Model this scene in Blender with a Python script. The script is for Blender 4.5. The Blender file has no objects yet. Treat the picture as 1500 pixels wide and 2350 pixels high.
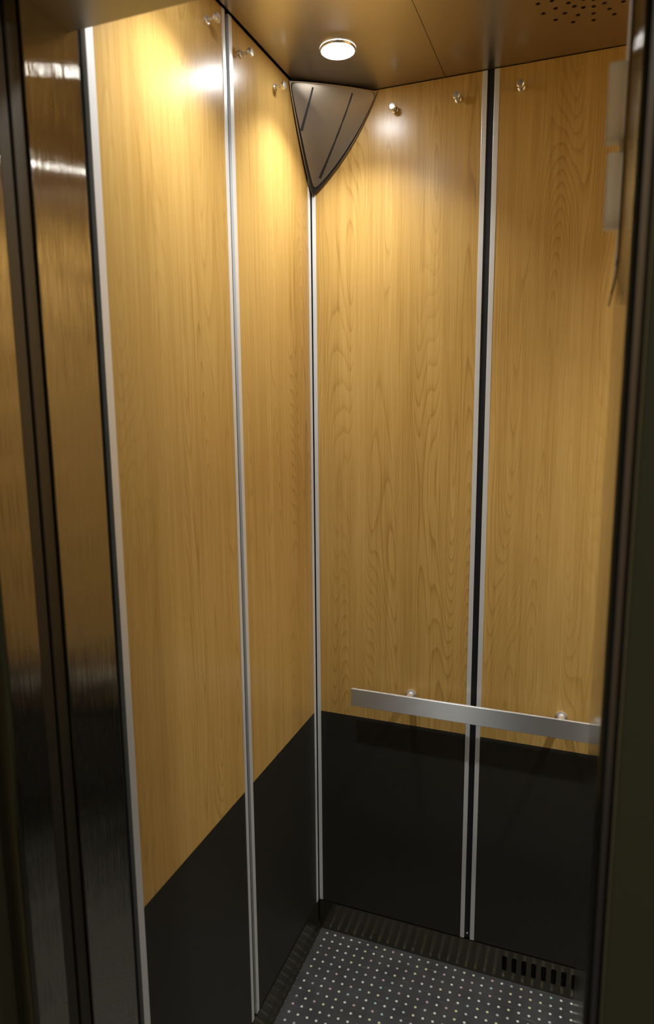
import bpy, bmesh, math, random
from mathutils import Vector, Matrix
from mathutils.bvhtree import BVHTree
from mathutils.geometry import delaunay_2d_cdt

# ------------------------------------------------------------------ camera
scn = bpy.context.scene
col = scn.collection
F_PX = 1540.8
cam_d = bpy.data.cameras.new('camera'); cam = bpy.data.objects.new('camera', cam_d); col.objects.link(cam)
cam_d.sensor_fit = 'VERTICAL'; cam_d.sensor_height = 36.0
cam_d.lens = F_PX / 2350 * 36.0
cam_d.clip_start = 0.02
YAW, PITCH, ROLL = -0.3655, -0.161, -0.0085
fw = Vector((math.sin(YAW) * math.cos(PITCH), math.cos(YAW) * math.cos(PITCH), math.sin(PITCH)))
r0 = fw.cross(Vector((0, 0, 1))).normalized(); u0 = r0.cross(fw)
rt = r0 * math.cos(ROLL) + u0 * math.sin(ROLL); up = -r0 * math.sin(ROLL) + u0 * math.cos(ROLL)
m = Matrix((rt, up, -fw)).transposed().to_4x4()
m.translation = Vector((0.6471, -1.6004, 1.4945))
cam.matrix_world = m
cam_d.dof.use_dof = True; cam_d.dof.focus_distance = 1.62; cam_d.dof.aperture_fstop = 3.4
scn.camera = cam

# ------------------------------------------------------------------ world + exposure
scn.view_settings.view_transform = 'Standard'; scn.view_settings.look = 'None'
scn.view_settings.gamma = 1; scn.view_settings.use_curve_mapping = False
scn.view_settings.exposure = 0.0
w = bpy.data.worlds.new('world'); scn.world = w; w.use_nodes = True
w.node_tree.nodes['Background'].inputs[0].default_value = (0.55, 0.50, 0.27, 1)
w.node_tree.nodes['Background'].inputs[1].default_value = 0.055

# ------------------------------------------------------------------ dimensions (metres)
H = 2.2; W = 1.27; D = 0.797; ZB = 0.666; ZP = 0.090; ZT = 2.1985
LAMPS = [((0.143, -0.200), 2.5), ((0.143, -0.620), 2.6), ((1.127, -0.200), 4.4), ((1.127, -0.620), 4.4)]

# ------------------------------------------------------------------ materials
def nmat(name):
    mt = bpy.data.materials.new(name); mt.use_nodes = True
    return mt, mt.node_tree.nodes, mt.node_tree.links, mt.node_tree.nodes['Principled BSDF']
def simple(name, c, rough=.5, metal=0.0, spec=.5, aniso=0.0, tan=(0, 1, 0), bump=0.0, bscale=(60, 60, 60), coat=0.0):
    mt, N, L, P = nmat(name)
    P.inputs['Base Color'].default_value = (*c, 1); P.inputs['Roughness'].default_value = rough
    P.inputs['Metallic'].default_value = metal; P.inputs['Specular IOR Level'].default_value = spec
    P.inputs['Coat Weight'].default_value = coat
    if aniso:
        P.inputs['Anisotropic'].default_value = aniso
        t = N.new('ShaderNodeCombineXYZ')
        for i in range(3): t.inputs[i].default_value = tan[i]
        L.new(t.outputs[0], P.inputs['Tangent'])
    if bump:
        tc = N.new('ShaderNodeTexCoord'); mp = N.new('ShaderNodeMapping'); mp.inputs['Scale'].default_value = bscale
        no = N.new('ShaderNodeTexNoise'); no.inputs['Scale'].default_value = 1; no.inputs['Detail'].default_value = 3
        bp = N.new('ShaderNodeBump'); bp.inputs['Strength'].default_value = bump; bp.inputs['Distance'].default_value = .001
        L.new(tc.outputs['Object'], mp.inputs[0]); L.new(mp.outputs[0], no.inputs[0])
        L.new(no.outputs[0], bp.inputs['Height']); L.new(bp.outputs[0], P.inputs['Normal'])
        rr = N.new('ShaderNodeMapRange'); rr.inputs[3].default_value = rough * .85; rr.inputs[4].default_value = rough * 1.15
        L.new(no.outputs[0], rr.inputs[0]); L.new(rr.outputs[0], P.inputs['Roughness'])
    return mt

def wood_mat(name, axis, seed):
    """golden beech laminate, grain running up; axis = the horizontal axis across the grain"""
    mt, N, L, P = nmat(name)
    tc = N.new('ShaderNodeTexCoord'); sp = N.new('ShaderNodeSeparateXYZ'); L.new(tc.outputs['Object'], sp.inputs[0])
    uo = sp.outputs[axis]; zo = sp.outputs['Z']
    def vec(su, sz, off):
        a = N.new('ShaderNodeMath'); a.operation = 'MULTIPLY_ADD'; a.inputs[1].default_value = su; a.inputs[2].default_value = off
        b = N.new('ShaderNodeMath'); b.operation = 'MULTIPLY_ADD'; b.inputs[1].default_value = sz; b.inputs[2].default_value = off * .37
        L.new(uo, a.inputs[0]); L.new(zo, b.inputs[0])
        c = N.new('ShaderNodeCombineXYZ'); L.new(a.outputs[0], c.inputs[0]); L.new(b.outputs[0], c.inputs[1]); c.inputs[2].default_value = seed
        return c.outputs[0]
    def noise(v, det=2, rough=.5, dist=0.0):
        n = N.new('ShaderNodeTexNoise'); n.inputs['Scale'].default_value = 1; n.inputs['Detail'].default_value = det
        n.inputs['Roughness'].default_value = rough; n.inputs['Distortion'].default_value = dist
        L.new(v, n.inputs[0]); return n.outputs[0]
    def math_(op, a, b):
        k = N.new('ShaderNodeMath'); k.operation = op
        for i, v in enumerate((a, b)):
            if isinstance(v, (int, float)): k.inputs[i].default_value = v
            elif v is not None: L.new(v, k.inputs[i])
        return k.outputs[0]
    base = noise(vec(8.5, .72, seed), 1.3, .4)               # smooth field whose contours are the cathedral grain
    wob = noise(vec(45, 3.5, seed + 3), 2, .5)
    field = math_('ADD', math_('MULTIPLY', base, 62.0), math_('MULTIPLY', wob, .8))
    fr = math_('FRACT', field, None)
    ring = math_('POWER', fr, 5.0)                            # sharp on one side, soft on the other like growth rings
    edge = N.new('ShaderNodeMapRange'); edge.inputs[1].default_value = 1.0; edge.inputs[2].default_value = .9
    L.new(fr, edge.inputs[0])
    ring = math_('MULTIPLY', ring, edge.outputs[0])
    patch = noise(vec(5, 1.2, seed + 11), 1, .5)
    pm = N.new('ShaderNodeMapRange'); pm.inputs[1].default_value = .38; pm.inputs[2].default_value = .62; pm.inputs[3].default_value = .35
    L.new(patch, pm.inputs[0])
    ring = math_('MULTIPLY', ring, pm.outputs[0])
    fib = noise(vec(420, 6, seed + 5), 3, .6)
    fib2 = noise(vec(95, 1.6, seed + 7), 3, .6)
    band = noise(vec(16, .35, seed + 9), 2, .5)
    t = math_('ADD', math_('MULTIPLY', ring, .62), math_('MULTIPLY', math_('SUBTRACT', fib, .5), .75))
    t = math_('ADD', t, math_('MULTIPLY', math_('SUBTRACT', fib2, .5), .75))
    t = math_('ADD', t, math_('MULTIPLY', math_('SUBTRACT', band, .5), .55))
    t = math_('ADD', t, .30)
    cr = N.new('ShaderNodeValToRGB'); cr.color_ramp.elements[0].color = (.60, .385, .120, 1); cr.color_ramp.elements[1].color = (.29, .150, .026, 1)
    e = cr.color_ramp.elements.new(.38); e.color = (.50, .303, .082, 1)
    L.new(t, cr.inputs[0]); L.new(cr.outputs[0], P.inputs['Base Color'])
    P.inputs['Roughness'].default_value = .28; P.inputs['Specular IOR Level'].default_value = .5
    bp = N.new('ShaderNodeBump'); bp.inputs['Strength'].default_value = .12; bp.inputs['Distance'].default_value = .0005; bp.invert = True
    L.new(t, bp.inputs['Height']); L.new(bp.outputs[0], P.inputs['Normal'])
    return mt

def kick_mat():
    mt, N, L, P = nmat('black_dotted_laminate')
    tc = N.new('ShaderNodeTexCoord')
    vo = N.new('ShaderNodeTexVoronoi'); vo.inputs['Scale'].default_value = 420; vo.inputs['Randomness'].default_value = 0.15
    L.new(tc.outputs['Object'], vo.inputs[0])
    cr = N.new('ShaderNodeValToRGB'); cr.color_ramp.elements[0].color = (.036, .033, .025, 1); cr.color_ramp.elements[1].color = (.022, .020, .015, 1)
    cr.color_ramp.elements[1].position = .6
    L.new(vo.outputs[0], cr.inputs[0]); L.new(cr.outputs[0], P.inputs['Base Color'])
    P.inputs['Roughness'].default_value = .42; P.inputs['Specular IOR Level'].default_value = .35
    return mt

def floor_mat():
    mt, N, L, P = nmat('dark_dotted_vinyl')
    tc = N.new('ShaderNodeTexCoord'); S = 0.0243
    mp = N.new('ShaderNodeMapping'); mp.inputs['Scale'].default_value = (1 / S, 1 / S, 0); mp.inputs['Location'].default_value = (-.006 / S + .5, .016 / S + .5, 0)
    L.new(tc.outputs['Object'], mp.inputs[0])
    fl = N.new('ShaderNodeVectorMath'); fl.operation = 'FLOOR'; fr = N.new('ShaderNodeVectorMath'); fr.operation = 'FRACTION'
    L.new(mp.outputs[0], fl.inputs[0]); L.new(mp.outputs[0], fr.inputs[0])
    wn0 = N.new('ShaderNodeTexWhiteNoise'); L.new(fl.outputs[0], wn0.inputs[0])
    ds = N.new('ShaderNodeVectorMath'); ds.operation = 'DISTANCE'; ds.inputs[1].default_value = (.5, .5, 0)
    L.new(fr.outputs[0], ds.inputs[0])
    mr = N.new('ShaderNodeMapRange'); mr.inputs[1].default_value = .155; mr.inputs[2].default_value = .12
    L.new(ds.outputs['Value'], mr.inputs[0])
    cr = N.new('ShaderNodeValToRGB'); cr.color_ramp.interpolation = 'CONSTANT'
    cols = [(0, (.50, .50, .41)), (.35, (.38, .38, .34)), (.6, (.46, .44, .24)), (.75, (.40, .27, .25)), (.86, (.28, .28, .25)), (.95, (.26, .37, .31))]
    cr.color_ramp.elements[0].color = (*cols[0][1], 1); cr.color_ramp.elements[1].position = cols[1][0]; cr.color_ramp.elements[1].color = (*cols[1][1], 1)
    for p_, c_ in cols[2:]:
        e = cr.color_ramp.elements.new(p_); e.color = (*c_, 1)
    L.new(wn0.outputs[0], cr.inputs[0])
    no = N.new('ShaderNodeTexNoise'); no.inputs['Scale'].default_value = 14; no.inputs['Detail'].default_value = 6; L.new(tc.outputs['Object'], no.inputs[0])
    # scuffs: thin stretched scratches
    mp2 = N.new('ShaderNodeMapping'); mp2.inputs['Rotation'].default_value = (0, 0, .5); mp2.inputs['Scale'].default_value = (9, 160, 1)
    n2 = N.new('ShaderNodeTexNoise'); n2.inputs['Scale'].default_value = 1; n2.inputs['Detail'].default_value = 2
    L.new(tc.outputs['Object'], mp2.inputs[0]); L.new(mp2.outputs[0], n2.inputs[0])
    sc = N.new('ShaderNodeMapRange'); sc.inputs[1].default_value = .66; sc.inputs[2].default_value = .78; L.new(n2.outputs[0], sc.inputs[0])
    bc = N.new('ShaderNodeValToRGB'); bc.color_ramp.elements[0].position = .3; bc.color_ramp.elements[0].color = (.022, .022, .020, 1)
    bc.color_ramp.elements[1].position = .75; bc.color_ramp.elements[1].color = (.044, .043, .039, 1)
    L.new(no.outputs[0], bc.inputs[0])
    m1 = N.new('ShaderNodeMix'); m1.data_type = 'RGBA'; L.new(sc.outputs[0], m1.inputs[0]); L.new(bc.outputs[0], m1.inputs[6]); m1.inputs[7].default_value = (.10, .098, .09, 1)
    m2 = N.new('ShaderNodeMix'); m2.data_type = 'RGBA'; L.new(mr.outputs[0], m2.inputs[0]); L.new(m1.outputs[2], m2.inputs[6]); L.new(cr.outputs[0], m2.inputs[7])
    L.new(m2.outputs[2], P.inputs['Base Color']); P.inputs['Roughness'].default_value = .5
    return mt

def brushed(name, c, rough, tan, grain, k, metal=1.0):
    """metal with fine scratches along grain; the scratches tilt the normal along tan and smear reflections that way"""
    mt, N, L, P = nmat(name)
    P.inputs['Base Color'].default_value = (*c, 1); P.inputs['Roughness'].default_value = rough; P.inputs['Metallic'].default_value = metal
    tc = N.new('ShaderNodeTexCoord'); mp = N.new('ShaderNodeMapping'); mp.inputs['Scale'].default_value = grain
    no = N.new('ShaderNodeTexNoise'); no.inputs['Scale'].default_value = 1; no.inputs['Detail'].default_value = 1
    L.new(tc.outputs['Object'], mp.inputs[0]); L.new(mp.outputs[0], no.inputs[0])
    sb = N.new('ShaderNodeMath'); sb.operation = 'SUBTRACT'; sb.inputs[1].default_value = .5; L.new(no.outputs[0], sb.inputs[0])
    ml = N.new('ShaderNodeMath'); ml.operation = 'MULTIPLY'; ml.inputs[1].default_value = k; L.new(sb.outputs[0], ml.inputs[0])
    sc = N.new('ShaderNodeVectorMath'); sc.operation = 'SCALE'; sc.inputs[0].default_value = tan; L.new(ml.outputs[0], sc.inputs['Scale'])
    ge = N.new('ShaderNodeNewGeometry'); ad = N.new('ShaderNodeVectorMath'); ad.operation = 'ADD'
    L.new(ge.outputs['Normal'], ad.inputs[0]); L.new(sc.outputs[0], ad.inputs[1])
    nm = N.new('ShaderNodeVectorMath'); nm.operation = 'NORMALIZE'; L.new(ad.outputs[0], nm.inputs[0]); L.new(nm.outputs[0], P.inputs['Normal'])
    return mt
M = {}
M['kick'] = kick_mat()
M['floor'] = floor_mat()
M['alu'] = simple('satin_aluminium', (.84, .84, .81), .36, .45, bump=.05, bscale=(400, 400, 3))
M['black'] = simple('black_channel', (.010, .010, .012), .45)
M['shell'] = simple('dark_cab_shell', (.012, .012, .012), .8)
M['steel'] = brushed('brushed_steel', (.40, .37, .31), .05, (0, 1, 0), (7000, 7000, 12), 1.5)
M['steel_dark'] = simple('dull_steel', (.30, .285, .25), .42, 1.0, bump=.03, bscale=(300, 300, 4))
M['rail'] = simple('brushed_rail_steel', (.60, .585, .54), .42, .90, aniso=.97, tan=(0, 0, 1), bump=.10, bscale=(8, 900, 900))
M['door_steel'] = simple('darkened_door_steel', (.10, .09, .07), .45, .9)
M['chrome'] = simple('polished_chrome', (.88, .88, .87), .20, .8)
M['ceil'] = simple('bronze_tinted_ceiling_steel', (.46, .42, .37), .30, .95)
M['plinth'] = brushed('brushed_plinth_steel', (.20, .18, .13), .10, (0, 0, 1), (25, 7000, 7000), 1.1, .95)
M['frame'] = simple('painted_landing_frame', (.28, .255, .14), .5, bump=.05, bscale=(80, 80, 80))
M['mirror'] = simple('smoked_convex_mirror', (.30, .25, .19), .32, .6)
M['backing'] = simple('bronze_backing', (.30, .24, .17), .40, .8)
M['plastic'] = simple('translucent_white_plastic', (.62, .58, .48), .35)
_n = M['plastic'].node_tree.nodes; _l = M['plastic'].node_tree.links
_t = _n.new('ShaderNodeBsdfTranslucent'); _t.inputs[0].default_value = (.95, .9, .78, 1); _m = _n.new('ShaderNodeMixShader'); _m.inputs[0].default_value = .8
_l.new(_n['Principled BSDF'].outputs[0], _m.inputs[1]); _l.new(_t.outputs[0], _m.inputs[2]); _l.new(_m.outputs[0], _n['Material Output'].inputs[0])
M['rubber'] = simple('black_rubber', (.012, .012, .014), .6)
M['landing_floor'] = simple('grey_terrazzo', (.10, .10, .09), .5, bump=.05, bscale=(60, 60, 60))
lm, N_, L_, P_ = nmat('lamp_lens')
P_.inputs['Base Color'].default_value = (1, 1, 1, 1); P_.inputs['Emission Color'].default_value = (.93, .96, 1, 1); P_.inputs['Emission Strength'].default_value = 70
M['lens'] = lm

# ------------------------------------------------------------------ helpers
def tag(o, label=None, cat=None, group=None, kind=None):
    if label: o['label'] = label
    if cat: o['category'] = cat
    if group: o['group'] = group
    if kind: o['kind'] = kind
    return o
def empty(name, loc):
    o = bpy.data.objects.new(name, None); o.empty_display_size = .05; o.location = loc; col.objects.link(o); return o
def add_box(bm, a, b, bev=0.0, seg=2):
    t = bmesh.new()
    vs = [t.verts.new((x, y, z)) for x in (a[0], b[0]) for y in (a[1], b[1]) for z in (a[2], b[2])]
    for f in ((0, 1, 3, 2), (4, 6, 7, 5), (0, 4, 5, 1), (2, 3, 7, 6), (0, 2, 6, 4), (1, 5, 7, 3)): t.faces.new([vs[i] for i in f])
    bmesh.ops.recalc_face_normals(t, faces=t.faces)
    if bev: bmesh.ops.bevel(t, geom=t.edges[:], offset=bev, segments=seg, profile=.5, affect='EDGES')
    merge(bm, t)
def merge(bm, t):
    me = bpy.data.meshes.new('tmp'); t.to_mesh(me); t.free(); bm.from_mesh(me); bpy.data.meshes.remove(me)
def add_lathe(bm, prof, origin, axis, seg=28):
    """prof: list of (distance along axis, radius)"""
    t = bmesh.new(); ax = Vector(axis).normalized()
    e1 = ax.orthogonal().normalized(); e2 = ax.cross(e1); o = Vector(origin); rings = []
    for d, r in prof:
        if r < 1e-6: rings.append([t.verts.new(o + ax * d)])
        else: rings.append([t.verts.new(o + ax * d + (e1 * math.cos(2 * math.pi * k / seg) + e2 * math.sin(2 * math.pi * k / seg)) * r) for k in range(seg)])
    for A, B in zip(rings, rings[1:]):
        for k in range(seg):
            k2 = (k + 1) % seg
            if len(A) == 1 and len(B) == 1: continue
            if len(A) == 1: t.faces.new((A[0], B[k], B[k2]))
            elif len(B) == 1: t.faces.new((A[k], B[0], A[k2]))
            else: t.faces.new((A[k], B[k], B[k2], A[k2]))
    bmesh.ops.recalc_face_normals(t, faces=t.faces); merge(bm, t)
def obj(name, bm, mt, parent=None, smooth=False, loc=None):
    me = bpy.data.meshes.new(name); off = Vector(loc) if loc is not None else (Vector(parent_base(parent)) if parent else Vector((0, 0, 0)))
    bmesh.ops.translate(bm, verts=bm.verts, vec=-off)
    bmesh.ops.recalc_face_normals(bm, faces=bm.faces)
    bm.to_mesh(me); bm.free(); me.materials.append(mt)
    if smooth:
        for p in me.polygons: p.use_smooth = True
        try: me.set_sharp_from_angle(angle=math.radians(35))
        except Exception: pass
    o = bpy.data.objects.new(name, me); col.objects.link(o)
    if parent: o.parent = parent
    elif loc is not None: o.location = loc
    return o
def parent_base(p):
    v = Vector((0, 0, 0))
    while p is not None: v = v + p.location; p = p.parent
    return v
def boxobj(name, a, b, mt, parent=None, bev=0.0, smooth=False):
    bm = bmesh.new(); add_box(bm, a, b, bev); return obj(name, bm, mt, parent, smooth)
def holed_plate(name, rect, holes, to3d, thick_vec, mt, parent=None):
    """flat plate with real holes: rect (u0,v0,u1,v1), holes = closed outlines in uv"""
    pts = [Vector(p) for p in ((rect[0], rect[1]), (rect[2], rect[1]), (rect[2], rect[3]), (rect[0], rect[3]))]
    faces = [[0, 1, 2, 3]]; loops = []
    for h in holes:
        s = len(pts); pts += [Vector(p) for p in h]; loops.append(list(range(s, len(pts))))
    edges = [(0, 1), (1, 2), (2, 3), (3, 0)]
    for l in loops: edges += [(l[i], l[(i + 1) % len(l)]) for i in range(len(l))]
    vs, es, fs, *_ = delaunay_2d_cdt(pts, edges, [], 1, 1e-6)
    def inside(p, poly):
        c = False; j = len(poly) - 1
        for i in range(len(poly)):
            a, b = poly[i], poly[j]
            if (a[1] > p[1]) != (b[1] > p[1]) and p[0] < (b[0] - a[0]) * (p[1] - a[1]) / (b[1] - a[1]) + a[0]: c = not c
            j = i
        return c
    bm = bmesh.new(); bv = [bm.verts.new(to3d(*v)) for v in vs]
    for f in fs:
        c = sum((vs[i] for i in f), Vector((0, 0))) / len(f)
        if any(inside(c, h) for h in holes): continue
        bm.faces.new([bv[i] for i in f])
    r = bmesh.ops.extrude_face_region(bm, geom=bm.faces[:])
    bmesh.ops.translate(bm, verts=[g for g in r['geom'] if isinstance(g, bmesh.types.BMVert)], vec=thick_vec)
    return obj(name, bm, mt, parent)

S = 'structure'
# ------------------------------------------------------------------ setting: shell, floor, ceiling
tag(boxobj('wall_left', (-.035, -D - .010, 0), (-.0085, .03, H + .03), M['shell']), 'black recessed lift car shell behind the left wood panels', 'wall', kind=S)
tag(boxobj('wall_back', (-.0085, .0085, 0), (W + .0085, .03, H + .03), M['shell']), 'black recessed lift car shell behind the back wood panels', 'wall', kind=S)
tag(boxobj('wall_right', (W + .0085, -D - .010, 0), (W + .035, .03, H + .03), M['shell']), 'black lift car shell behind the right wood panels', 'wall', kind=S)
tag(boxobj('floor', (-.0085, -.93, -.02), (W + .0085, .0085, 0), M['floor']), 'dark vinyl car floor with a grid of pale dots', 'floor', kind=S)

def circ(cx, cy, r, n=16): return [(cx + r * math.cos(2 * math.pi * k / n), cy + r * math.sin(2 * math.pi * k / n)) for k in range(n)]
holes = []
gc = (.624, -.212)
for rad, n, a0 in ((0, 1, 0), (.023, 8, 0), (.046, 16, .0), (.070, 16, 0), (.0935, 16, 0)):
    for k in range(n):
        a = a0 + 2 * math.pi * k / n
        holes.append(circ(gc[0] + rad * math.cos(a), gc[1] + rad * math.sin(a), .0043, 12))
# ceiling in two sheets that meet at a hairline seam
SEAM = .3225
cl = holed_plate('ceiling', (SEAM + .0006, -D - .02, W - SEAM - .0006, .003), holes, lambda u, v: (u, v, H), Vector((0, 0, .004)), M['ceil'])
tag(cl, 'bronze-toned metal ceiling with a seam and round hole pattern', 'ceiling', kind=S)
boxobj('ceiling_sheet', (.005, -D - .02, H), (SEAM - .0006, .003, H + .004), M['ceil'], cl)
boxobj('ceiling_sheet', (W - SEAM + .0006, -D - .02, H), (W - .005, .003, H + .004), M['ceil'], cl)
boxobj('ceiling_backing', (-.0085, -D - .02, H + .012), (W + .0085, .0085, H + .03), M['shell'], cl)

# ------------------------------------------------------------------ plinth along the walls
def slot(cx, z0, z1, hw):
    p = []; n = 6
    for k in range(n + 1):
        a = math.pi * k / n; p.append((cx + hw * math.cos(a), z1 - hw * .6 + hw * .6 * math.sin(a)))
    for k in range(n + 1):
        a = math.pi + math.pi * k / n; p.append((cx + hw * math.cos(a), z0 + hw * .6 + hw * .6 * math.sin(a)))
    return p
sl = [slot(.5193 + .0243 * k, .0265, .0705, .0062) for k in range(28)]
bb = holed_plate('baseboard_back', (0.004, .001, W - .004, ZP - .003), sl, lambda u, v: (u, -.002, v), Vector((0, .004, 0)), M['plinth'])
tag(bb, 'brushed steel plinth with vertical ventilation slots below the back wall', 'baseboard', kind=S)
def side_plinth(name, x0, s, label):
    bm = bmesh.new(); pr = [(x0, ZP - .003), (x0 + s * .001, .022), (x0 + s * .006, .010), (x0 + s * .008, .0005), (x0 - s * .006, .0005), (x0 - s * .006, ZP - .003)]
    A = [bm.verts.new((x, -D, z)) for x, z in pr]; B = [bm.verts.new((x, -.003, z)) for x, z in pr]
    for k in range(6): bm.faces.new((A[k], A[(k + 1) % 6], B[(k + 1) % 6], B[k]))
    bm.faces.new(A); bm.faces.new(B)
    tag(obj(name, bm, M['plinth']), label, 'baseboard', kind=S)
side_plinth('baseboard_left', .001, 1, 'dark steel plinth with a curved foot below the left wall')
side_plinth('baseboard_right', W - .001, -1, 'dark steel plinth below the right wall')

# ------------------------------------------------------------------ wall panels: laminate above, black kick panel below, aluminium edge trims
seed = 1.7
def wall_panel(wall, a, b, label, tw=(.012, .012)):
    """a<b along the wall; wall in left/back/right; each panel carries its own trims"""
    global seed
    seed += 4.3
    base = {'left': (0, (a + b) / 2, ZP), 'back': ((a + b) / 2, 0, ZP), 'right': (W, (a + b) / 2, ZP)}[wall]
    root = empty('wall_panel', base); tag(root, label, 'wall panel', 'wood and black panels lining the lift car')
    def bx(name, u0, u1, z0, z1, d0, d1, mt, bev=0.0):
        # d: depth measured into the wall
        if wall == 'left': A, B = (-d1, u0, z0), (-d0, u1, z1)
        elif wall == 'back': A, B = (u0, d0, z0), (u1, d1, z1)
        else: A, B = (W + d0, u0, z0), (W + d1, u1, z1)
        return boxobj(name, A, B, mt, root, bev)
    wm = wood_mat('beech_laminate', 'X' if wall == 'back' else 'Y', seed)
    bx('wood_laminate', a + tw[0], b - tw[1], ZB, ZT, .0006, .0075, wm)
    bx('kick_panel', a + tw[0], b - tw[1], ZP, ZB, .0006, .0075, M['kick'])
    bx('edge_trim', a, a + tw[0], ZP, ZT, -.0008, .008, M['alu'], .0006)
    bx('edge_trim', b - tw[1], b, ZP, ZT, -.0008, .008, M['alu'], .0006)
    return root
wall_panel('left', -.795, -.408, 'tall golden wood panel over black base on left wall, nearest the doorway', (.016, .011))
wall_panel('left', -.395, -.006, 'golden wood panel over black base on left wall, next to the corner', (.013, .012))
wall_panel('back', .002, .4135, 'golden wood panel over black base on back wall, left of the black strip', (.0100, .0105))
wall_panel('back', .4285, .8415, 'golden wood panel over black base on back wall, right of the black strip', (.0110, .011))
wall_panel('back', .8565, W - .004, 'wood panel at the right end of the back wall, hidden by the doorway frame', (.011, .0115))
wall_panel('right', -.795, -.408, 'wood panel on the right wall nearest the doorway, seen only in reflections')
wall_panel('right', -.395, -.006, 'wood panel on the right wall next to the back corner, seen only in reflections')
# black channels in the gaps, with a small screw at the foot
def channel(a, b, label, nm):
    root = empty(nm, ((a[0] + b[0]) / 2, (a[1] + b[1]) / 2, ZP)); tag(root, label, 'wall strip', kind=None)
    boxobj('channel', (a[0], a[1], ZP), (b[0], b[1], ZT), M['black'], root)
    return root
c1 = channel((.4137, .0040), (.4283, .0082), 'black recessed strip between the two back wall panels', 'channel_strip')
bm = bmesh.new(); add_lathe(bm, [(0, .0028), (.0012, .0024), (.0016, 0)], (.421, .0040, .103), (0, -1, 0), 14); obj('screw', bm, M['chrome'], c1, True)
channel((.8417, .0040), (.8563, .0082), 'black recessed strip toward the right end of the back wall, hidden by the doorway frame', 'channel_strip')
c2 = channel((-.0082, -.4078), (-.0050, -.3952), 'black recessed strip between the two left wall panels', 'channel_strip')
bm = bmesh.new(); add_lathe(bm, [(0, .0028), (.0012, .0024), (.0016, 0)], (-.0050, -.4015, .103), (1, 0, 0), 14); obj('screw', bm, M['chrome'], c2, True)

# ------------------------------------------------------------------ doorway: jambs, door edges, header, landing frame
def prism(name, poly, z0, z1, mt, parent=None, bev=0.0):
    bm = bmesh.new(); n = len(poly)
    A = [bm.verts.new((x, y, z0)) for x, y in poly]; B = [bm.verts.new((x, y, z1)) for x, y in poly]
    for k in range(n): bm.faces.new((A[k], A[(k + 1) % n], B[(k + 1) % n], B[k]))
    bm.faces.new(A); bm.faces.new(B)
    bmesh.ops.recalc_face_normals(bm, faces=bm.faces)
    if bev:
        bmesh.ops.bevel(bm, geom=[e for e in bm.edges if abs(e.verts[0].co.z - e.verts[1].co.z) > .1], offset=bev, segments=3, profile=.5, affect='EDGES')
    return obj(name, bm, mt, parent)
ZH = 1.972
tag(boxobj('trim_1', (-.035, -.9095, 0), (0, -.809, 2.3), M['steel'], bev=.0015), 'brushed steel door post of the lift car at the left, mirroring the lamps', 'door jamb', kind=S)
tag(boxobj('trim_2', (-.034, -.8088, 0), (-.006, -.798, 2.3), M['black']), 'black sealing strip between left door post and wall panel', 'strip', kind=S)
dl = tag(boxobj('door_1', (-.045, -.932, .004), (-.003, -.9105, ZH + .05), M['door_steel'], bev=.002), 'retracted dark steel lift car door edge at the left', 'door', kind=S)
tag(boxobj('door_2', (-.045, -.954, .004), (-.004, -.934, ZH + .05), M['door_steel'], bev=.002), 'retracted landing door edge at the left, behind the landing frame', 'door', kind=S)
tag(prism('trim_3', [(0.001, -.957), (0.001, -1.010), (-.003, -1.014), (-.020, -1.014), (-.020, -1.004), (-.045, -1.004), (-.045, -.957)], 0, 2.5, M['steel'], bev=.0015), 'steel landing door frame edge at the far left', 'door frame', kind=S)
tag(boxobj('wall_front_left', (-.9, -1.06, 0), (-.046, -1.000, 2.6), M['frame']), 'dim olive landing wall left of the doorway', 'wall', kind=S)
tag(boxobj('trim_4', (-.034, -.905, ZH), (W + .034, -.820, 2.3), M['steel_dark'], bev=.001), 'steel door header across the top of the doorway', 'door header', kind=S)
# right return and jamb
tag(prism('wall_front_right', [(.6735, -.640), (.6735, -.830), (.6765, -.909), (.70, -.909), (.70, -.845), (W + .034, -.845), (W + .034, -.812), (.700, -.812), (.700, -.640)], 0, 2.199, M['steel'], bev=.003), 'brushed steel return of the lift car at the right of the doorway', 'wall', kind=S)
tag(boxobj('door_3', (.6835, -1.006, .004), (.6915, -.912, ZH + .05), M['rubber'], bev=.002), 'black door edge in the gap at the right', 'door', kind=S)
tag(prism('trim_5', [(.692, -.953), (.692, -1.0065), (.687, -1.0065), (.687, -1.011), (.689, -1.013), (1.9, -1.013), (1.9, -.953)], 0, 2.5, M['frame'], bev=.002), 'dim olive landing door frame filling the right edge', 'door frame', kind=S)
tag(boxobj('trim_6', (-.045, -1.013, ZH + .02), (1.9, -.957, 2.5), M['frame']), 'landing door head above the doorway', 'door frame', kind=S)
tag(boxobj('trim_7', (-.045, -1.013, -.03), (1.1, -.932, -.002), M['steel_dark']), 'steel door sill at the threshold', 'door sill', kind=S)
tag(boxobj('floor_landing', (-1.2, -2.6, -.04), (1.9, -1.014, -.004), M['landing_floor']), 'grey landing floor in front of the lift', 'floor', kind=S)

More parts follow.
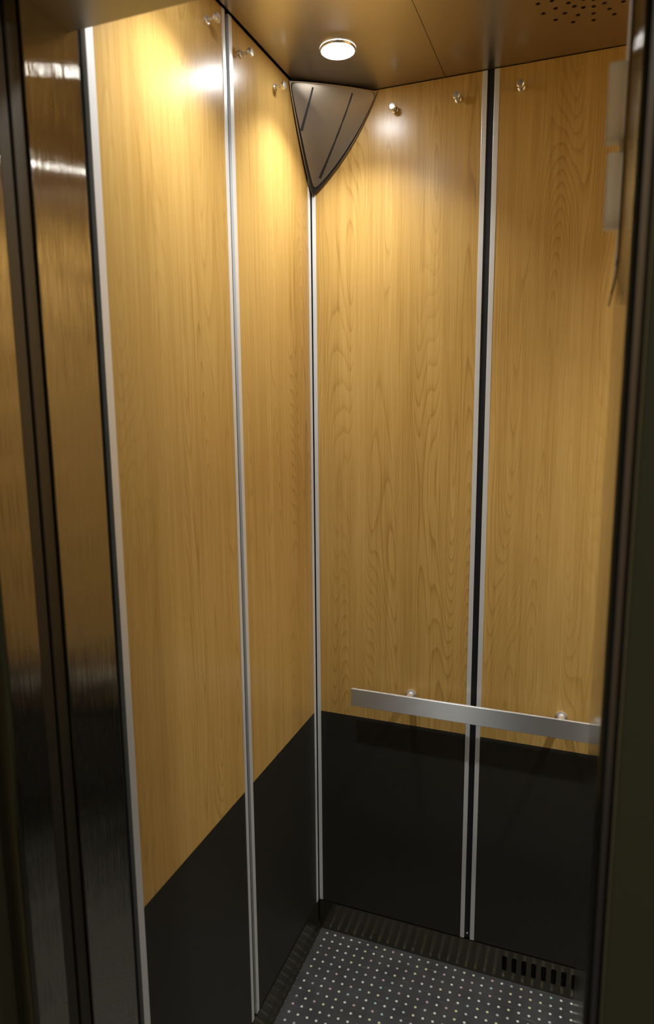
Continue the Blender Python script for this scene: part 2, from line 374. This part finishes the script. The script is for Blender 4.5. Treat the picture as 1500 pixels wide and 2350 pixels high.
# ------------------------------------------------------------------ corner mirror (convex, triangular)
def tri_patch(A, B, C, inset, bulge, lift, thick, round_top, n=26):
    """curved triangular plate; A top-left, B top-right, C bottom tip"""
    A, B, C = Vector(A), Vector(B), Vector(C); G = (A + B + C) / 3
    nrm = (B - A).cross(C - A).normalized()
    if nrm.dot(Vector((1, -1, -1))) < 0: nrm = -nrm
    # 2D outline in barycentric edges, sides bowed outward
    def edge(P, Q, bow, k):
        mid_dir = ((P + Q) / 2 - G); mid_dir -= nrm * mid_dir.dot(nrm); e = (Q - P).normalized()
        if P is B: mid_dir = Vector((1, 0, -.4))        # lies along the back wall
        if P is C: mid_dir = Vector((0, -1, -.4))       # lies along the left wall
        mid_dir -= e * mid_dir.dot(e); mid_dir.normalize()
        return [P + (Q - P) * t + mid_dir * bow * 4 * t * (1 - t) for t in [i / k for i in range(k)]]
    out = edge(A, B, .003, 24) + edge(B, C, .017, 34) + edge(C, A, .010, 34)
    # shrink towards centre by inset
    res = []
    for p in out:
        d = G - p; res.append(p + d.normalized() * inset)
    for _ in range(round_top):
        res = [(res[i - 1] + res[i] * 2 + res[(i + 1) % len(res)]) / 4 for i in range(len(res))]
    bm = bmesh.new(); rings = []; K = 10
    R = (A - G).length
    for s in range(K):
        f = 1 - s / K; ring = []
        for p in res:
            h_ = (p - G).dot(nrm); q = G + (p - G - nrm * h_) * f + nrm * h_ * f ** 3
            ring.append(bm.verts.new(q + nrm * (lift + bulge * (1 - f * f))))
        rings.append(ring)
    c = bm.verts.new(G + nrm * (lift + bulge)); nn = len(res)
    for a, b in zip(rings, rings[1:]):
        for i in range(nn): bm.faces.new((a[i], a[(i + 1) % nn], b[(i + 1) % nn], b[i]))
    for i in range(nn): bm.faces.new((rings[-1][i], rings[-1][(i + 1) % nn], c))
    r = bmesh.ops.extrude_face_region(bm, geom=bm.faces[:])
    bmesh.ops.translate(bm, verts=[g for g in r['geom'] if isinstance(g, bmesh.types.BMVert)], vec=-nrm * thick)
    return bm
cm = empty('corner_mirror', (.06, -.05, 2.08)); tag(cm, 'smoked triangular convex mirror wedged in the corner under the ceiling', 'mirror')
TA, TB, TC = (.002, -.125, 2.194), (.167, -.003, 2.194), (.006, -.004, 1.985)
obj('backing', tri_patch(TA, TB, TC, .000, .004, .000, .004, 0), M['backing'], cm, True)
obj('rubber_gasket', tri_patch(TA, TB, TC, .0040, .006, .0015, .003, 1), M['rubber'], cm, True)
face_bm = tri_patch(TA, TB, (.010, -.008, 1.996), .004, .008, .003, .002, 3)
face_tree = BVHTree.FromBMesh(face_bm)
obj('mirror_face', face_bm, M['mirror'], cm, True)

def on_mirror(a, b):
    # point of the bulged face at barycentric-like coordinates between the three tips
    A, B, C = Vector(TA), Vector(TB), Vector((.010, -.008, 1.996)); G = (A + B + C) / 3
    n = (B - A).cross(C - A).normalized()
    if n.dot(Vector((1, -1, -1))) < 0: n = -n
    p = A * a + B * b + C * (1 - a - b)
    hit = face_tree.ray_cast(p + n * .1, -n)
    return (hit[0] if hit[0] else p + n * .004), n
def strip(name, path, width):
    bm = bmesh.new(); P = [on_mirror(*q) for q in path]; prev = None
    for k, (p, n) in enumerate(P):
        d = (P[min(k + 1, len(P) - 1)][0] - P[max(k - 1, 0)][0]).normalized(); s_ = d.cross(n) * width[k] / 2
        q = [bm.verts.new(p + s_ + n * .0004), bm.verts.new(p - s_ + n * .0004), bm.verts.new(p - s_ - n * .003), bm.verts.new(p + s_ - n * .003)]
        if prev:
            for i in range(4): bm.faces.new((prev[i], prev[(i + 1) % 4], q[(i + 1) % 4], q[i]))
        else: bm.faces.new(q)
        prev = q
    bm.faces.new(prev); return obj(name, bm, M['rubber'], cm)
K_ = 14
strip('dark_strip', [(.265 - .23 * (k / K_) , .695 - .59 * (k / K_) + .02 * math.sin(math.pi * k / K_)) for k in range(K_ + 1)], [.0034 + .0034 * (k / K_) ** 3 + .0006 * math.sin(k * 2.1) for k in range(K_ + 1)])  # slim dark strips laid across the mirror face from its top edge downward
strip('dark_strip', [(.72 - .15 * (k / K_), .25 - .245 * (k / K_)) for k in range(K_ + 1)], [.0040 + .003 * (k / K_) ** 2 for k in range(K_ + 1)])

# ------------------------------------------------------------------ downlights
def downlight(x, y, power, label, H=H):
    root = empty('ceiling_downlight', (x, y, H)); tag(root, label, 'downlight', 'round downlights in the lift ceiling' if H < 2.3 else 'added downlights over the landing, out of view')
    bm = bmesh.new(); add_lathe(bm, [(.0050, .0335), (.0052, .0348), (.0030, .0362), (0.0002, .0368)], (x, y, H), (0, 0, -1), 40); obj('bezel', bm, M['chrome'], root, True)
    bm = bmesh.new(); add_lathe(bm, [(.0010, .0342), (.0046, .0336), (.0066, .0270), (.0078, .0140), (.0080, 0)], (x, y, H), (0, 0, -1), 40); obj('lens', bm, M['lens'], root, True)
    ld = bpy.data.lights.new('downlight_glow', 'AREA'); ld.shape = 'DISK'; ld.size = .056; ld.energy = power; ld.color = (.95, .97, 1); ld.spread = math.radians(106)
    lo = bpy.data.objects.new('downlight_glow', ld); col.objects.link(lo); lo.parent = root; lo.location = (0, 0, -.0095)
downlight(*LAMPS[0][0], LAMPS[0][1], 'glowing round downlight in the ceiling near the corner mirror')
downlight(*LAMPS[1][0], LAMPS[1][1], 'round downlight above the doorway end of the left wall')
downlight(*LAMPS[2][0], LAMPS[2][1], 'round downlight near the hidden back right corner of the ceiling')
downlight(*LAMPS[3][0], LAMPS[3][1], 'round downlight near the hidden front right corner of the ceiling')

tag(boxobj('ceiling_landing', (-1.2, -2.6, 2.56), (1.9, -1.060, 2.60), M['frame']), 'landing ceiling outside the lift', 'ceiling', kind=S)
downlight(1.22, -2.10, .35, 'added unseen downlight for the landing frame, farther from the lift', 2.56)  # two weak unseen lamps, added to brighten the landing frame
downlight(1.05, -1.75, .35, 'added unseen downlight for the landing frame, nearer the lift', 2.56)

# ------------------------------------------------------------------ hanging studs
def stud(p, ax, label):
    root = empty('hanging_stud', p); tag(root, label, 'stud', 'chrome studs below the ceiling')
    bm = bmesh.new(); add_lathe(bm, [(-.0005, .0078), (.0022, .0078), (.0034, .0066), (.004, .0042)], p, ax, 24); obj('wall_plate', bm, M['chrome'], root, True)
    bm = bmesh.new(); add_lathe(bm, [(.003, .0036), (.010, .0030), (.014, .0036), (.016, .0050)], p, ax, 24); obj('neck', bm, M['chrome'], root, True)
    bm = bmesh.new(); add_lathe(bm, [(.0155, .0050), (.0170, .0074), (.0200, .0080), (.0235, .0076), (.0250, .0060), (.0254, 0)], p, ax, 24); obj('head', bm, M['chrome'], root, True)
X, Yn = (1, 0, 0), (0, -1, 0)
stud((0, -.4735, 2.150), X, 'chrome stud on the left wall, nearest the doorway')
stud((0, -.3490, 2.150), X, 'chrome stud on the left wall, just right of the black strip')
stud((0, -.1980, 2.152), X, 'chrome stud on the left wall, beside the corner mirror')
stud((.2080, 0, 2.150), Yn, 'chrome stud on the back wall, right beside the corner mirror')
stud((.3510, 0, 2.150), Yn, 'chrome stud on the back wall, just left of the black strip')
stud((.4850, 0, 2.152), Yn, 'chrome stud on the back wall, right of the black strip')

# ------------------------------------------------------------------ handrail
hr = empty('handrail', (.635, -.03, .742)); tag(hr, 'flat brushed steel handrail across the back wall', 'handrail')
boxobj('rail_bar', (.1155, -.050, .7195), (1.1545, -.0425, .7655), M['rail'], hr, bev=.0007)
for x in (.262, .628, 1.005):
    bm = bmesh.new(); add_lathe(bm, [(-.0006, 0), (-.0006, .0085), (.0430, .0085), (.0430, 0)], (x, 0, .7515), Yn, 24)
    so = obj('standoff', bm, M['chrome'], hr, True)
    bm = bmesh.new(); add_lathe(bm, [(-.0005, .0085), (-.0005, .0130), (.0020, .0130), (.0030, .0115), (.0030, .0085)], (x, 0, .7515), Yn, 24)
    obj('collar', bm, M['chrome'], so, True)

# ------------------------------------------------------------------ operating panel seen edge-on at the right
op = empty('operating_panel', (.671, -.77, 1.606)); tag(op, 'thin curved steel faceplate with white plastic boxes, seen edge-on at the right', 'control panel')
bm = bmesh.new(); pr = []
for k in range(9):
    t = k / 8; pr.append((.6695 - .0045 * (1 - t) ** 2, 1.606 + .035 * t))
pr += [(.6700, 1.96)]
outl = pr + [(x + .0022, z) for x, z in reversed(pr)]
A = [bm.verts.new((x, -.805, z)) for x, z in outl]; B = [bm.verts.new((x, -.700, z)) for x, z in outl]
for k in range(len(outl)): bm.faces.new((A[k], A[(k + 1) % len(outl)], B[(k + 1) % len(outl)], B[k]))
bm.faces.new(A); bm.faces.new(B); obj('faceplate', bm, M['steel_dark'], op)
for z0, z1, x0 in ((1.7590, 1.8340, .6518), (1.6740, 1.7480, .6545)):
    bm = bmesh.new(); add_box(bm, (x0, -.800, z0), (.6700, -.782, z1), .0025, 3); obj('plastic_box', bm, M["plastic"], op)
bm = bmesh.new(); add_box(bm, (.6660, -.799, 1.746), (.6700, -.784, 1.761), .0008); obj('plastic_bridge', bm, M['plastic'], op)
bm = bmesh.new(); add_lathe(bm, [(0, .0040), (.0015, .0036), (.0024, 0)], (.6697, -.795, 1.639), (-1, 0, 0), 18); obj('screw', bm, M['chrome'], op, True)
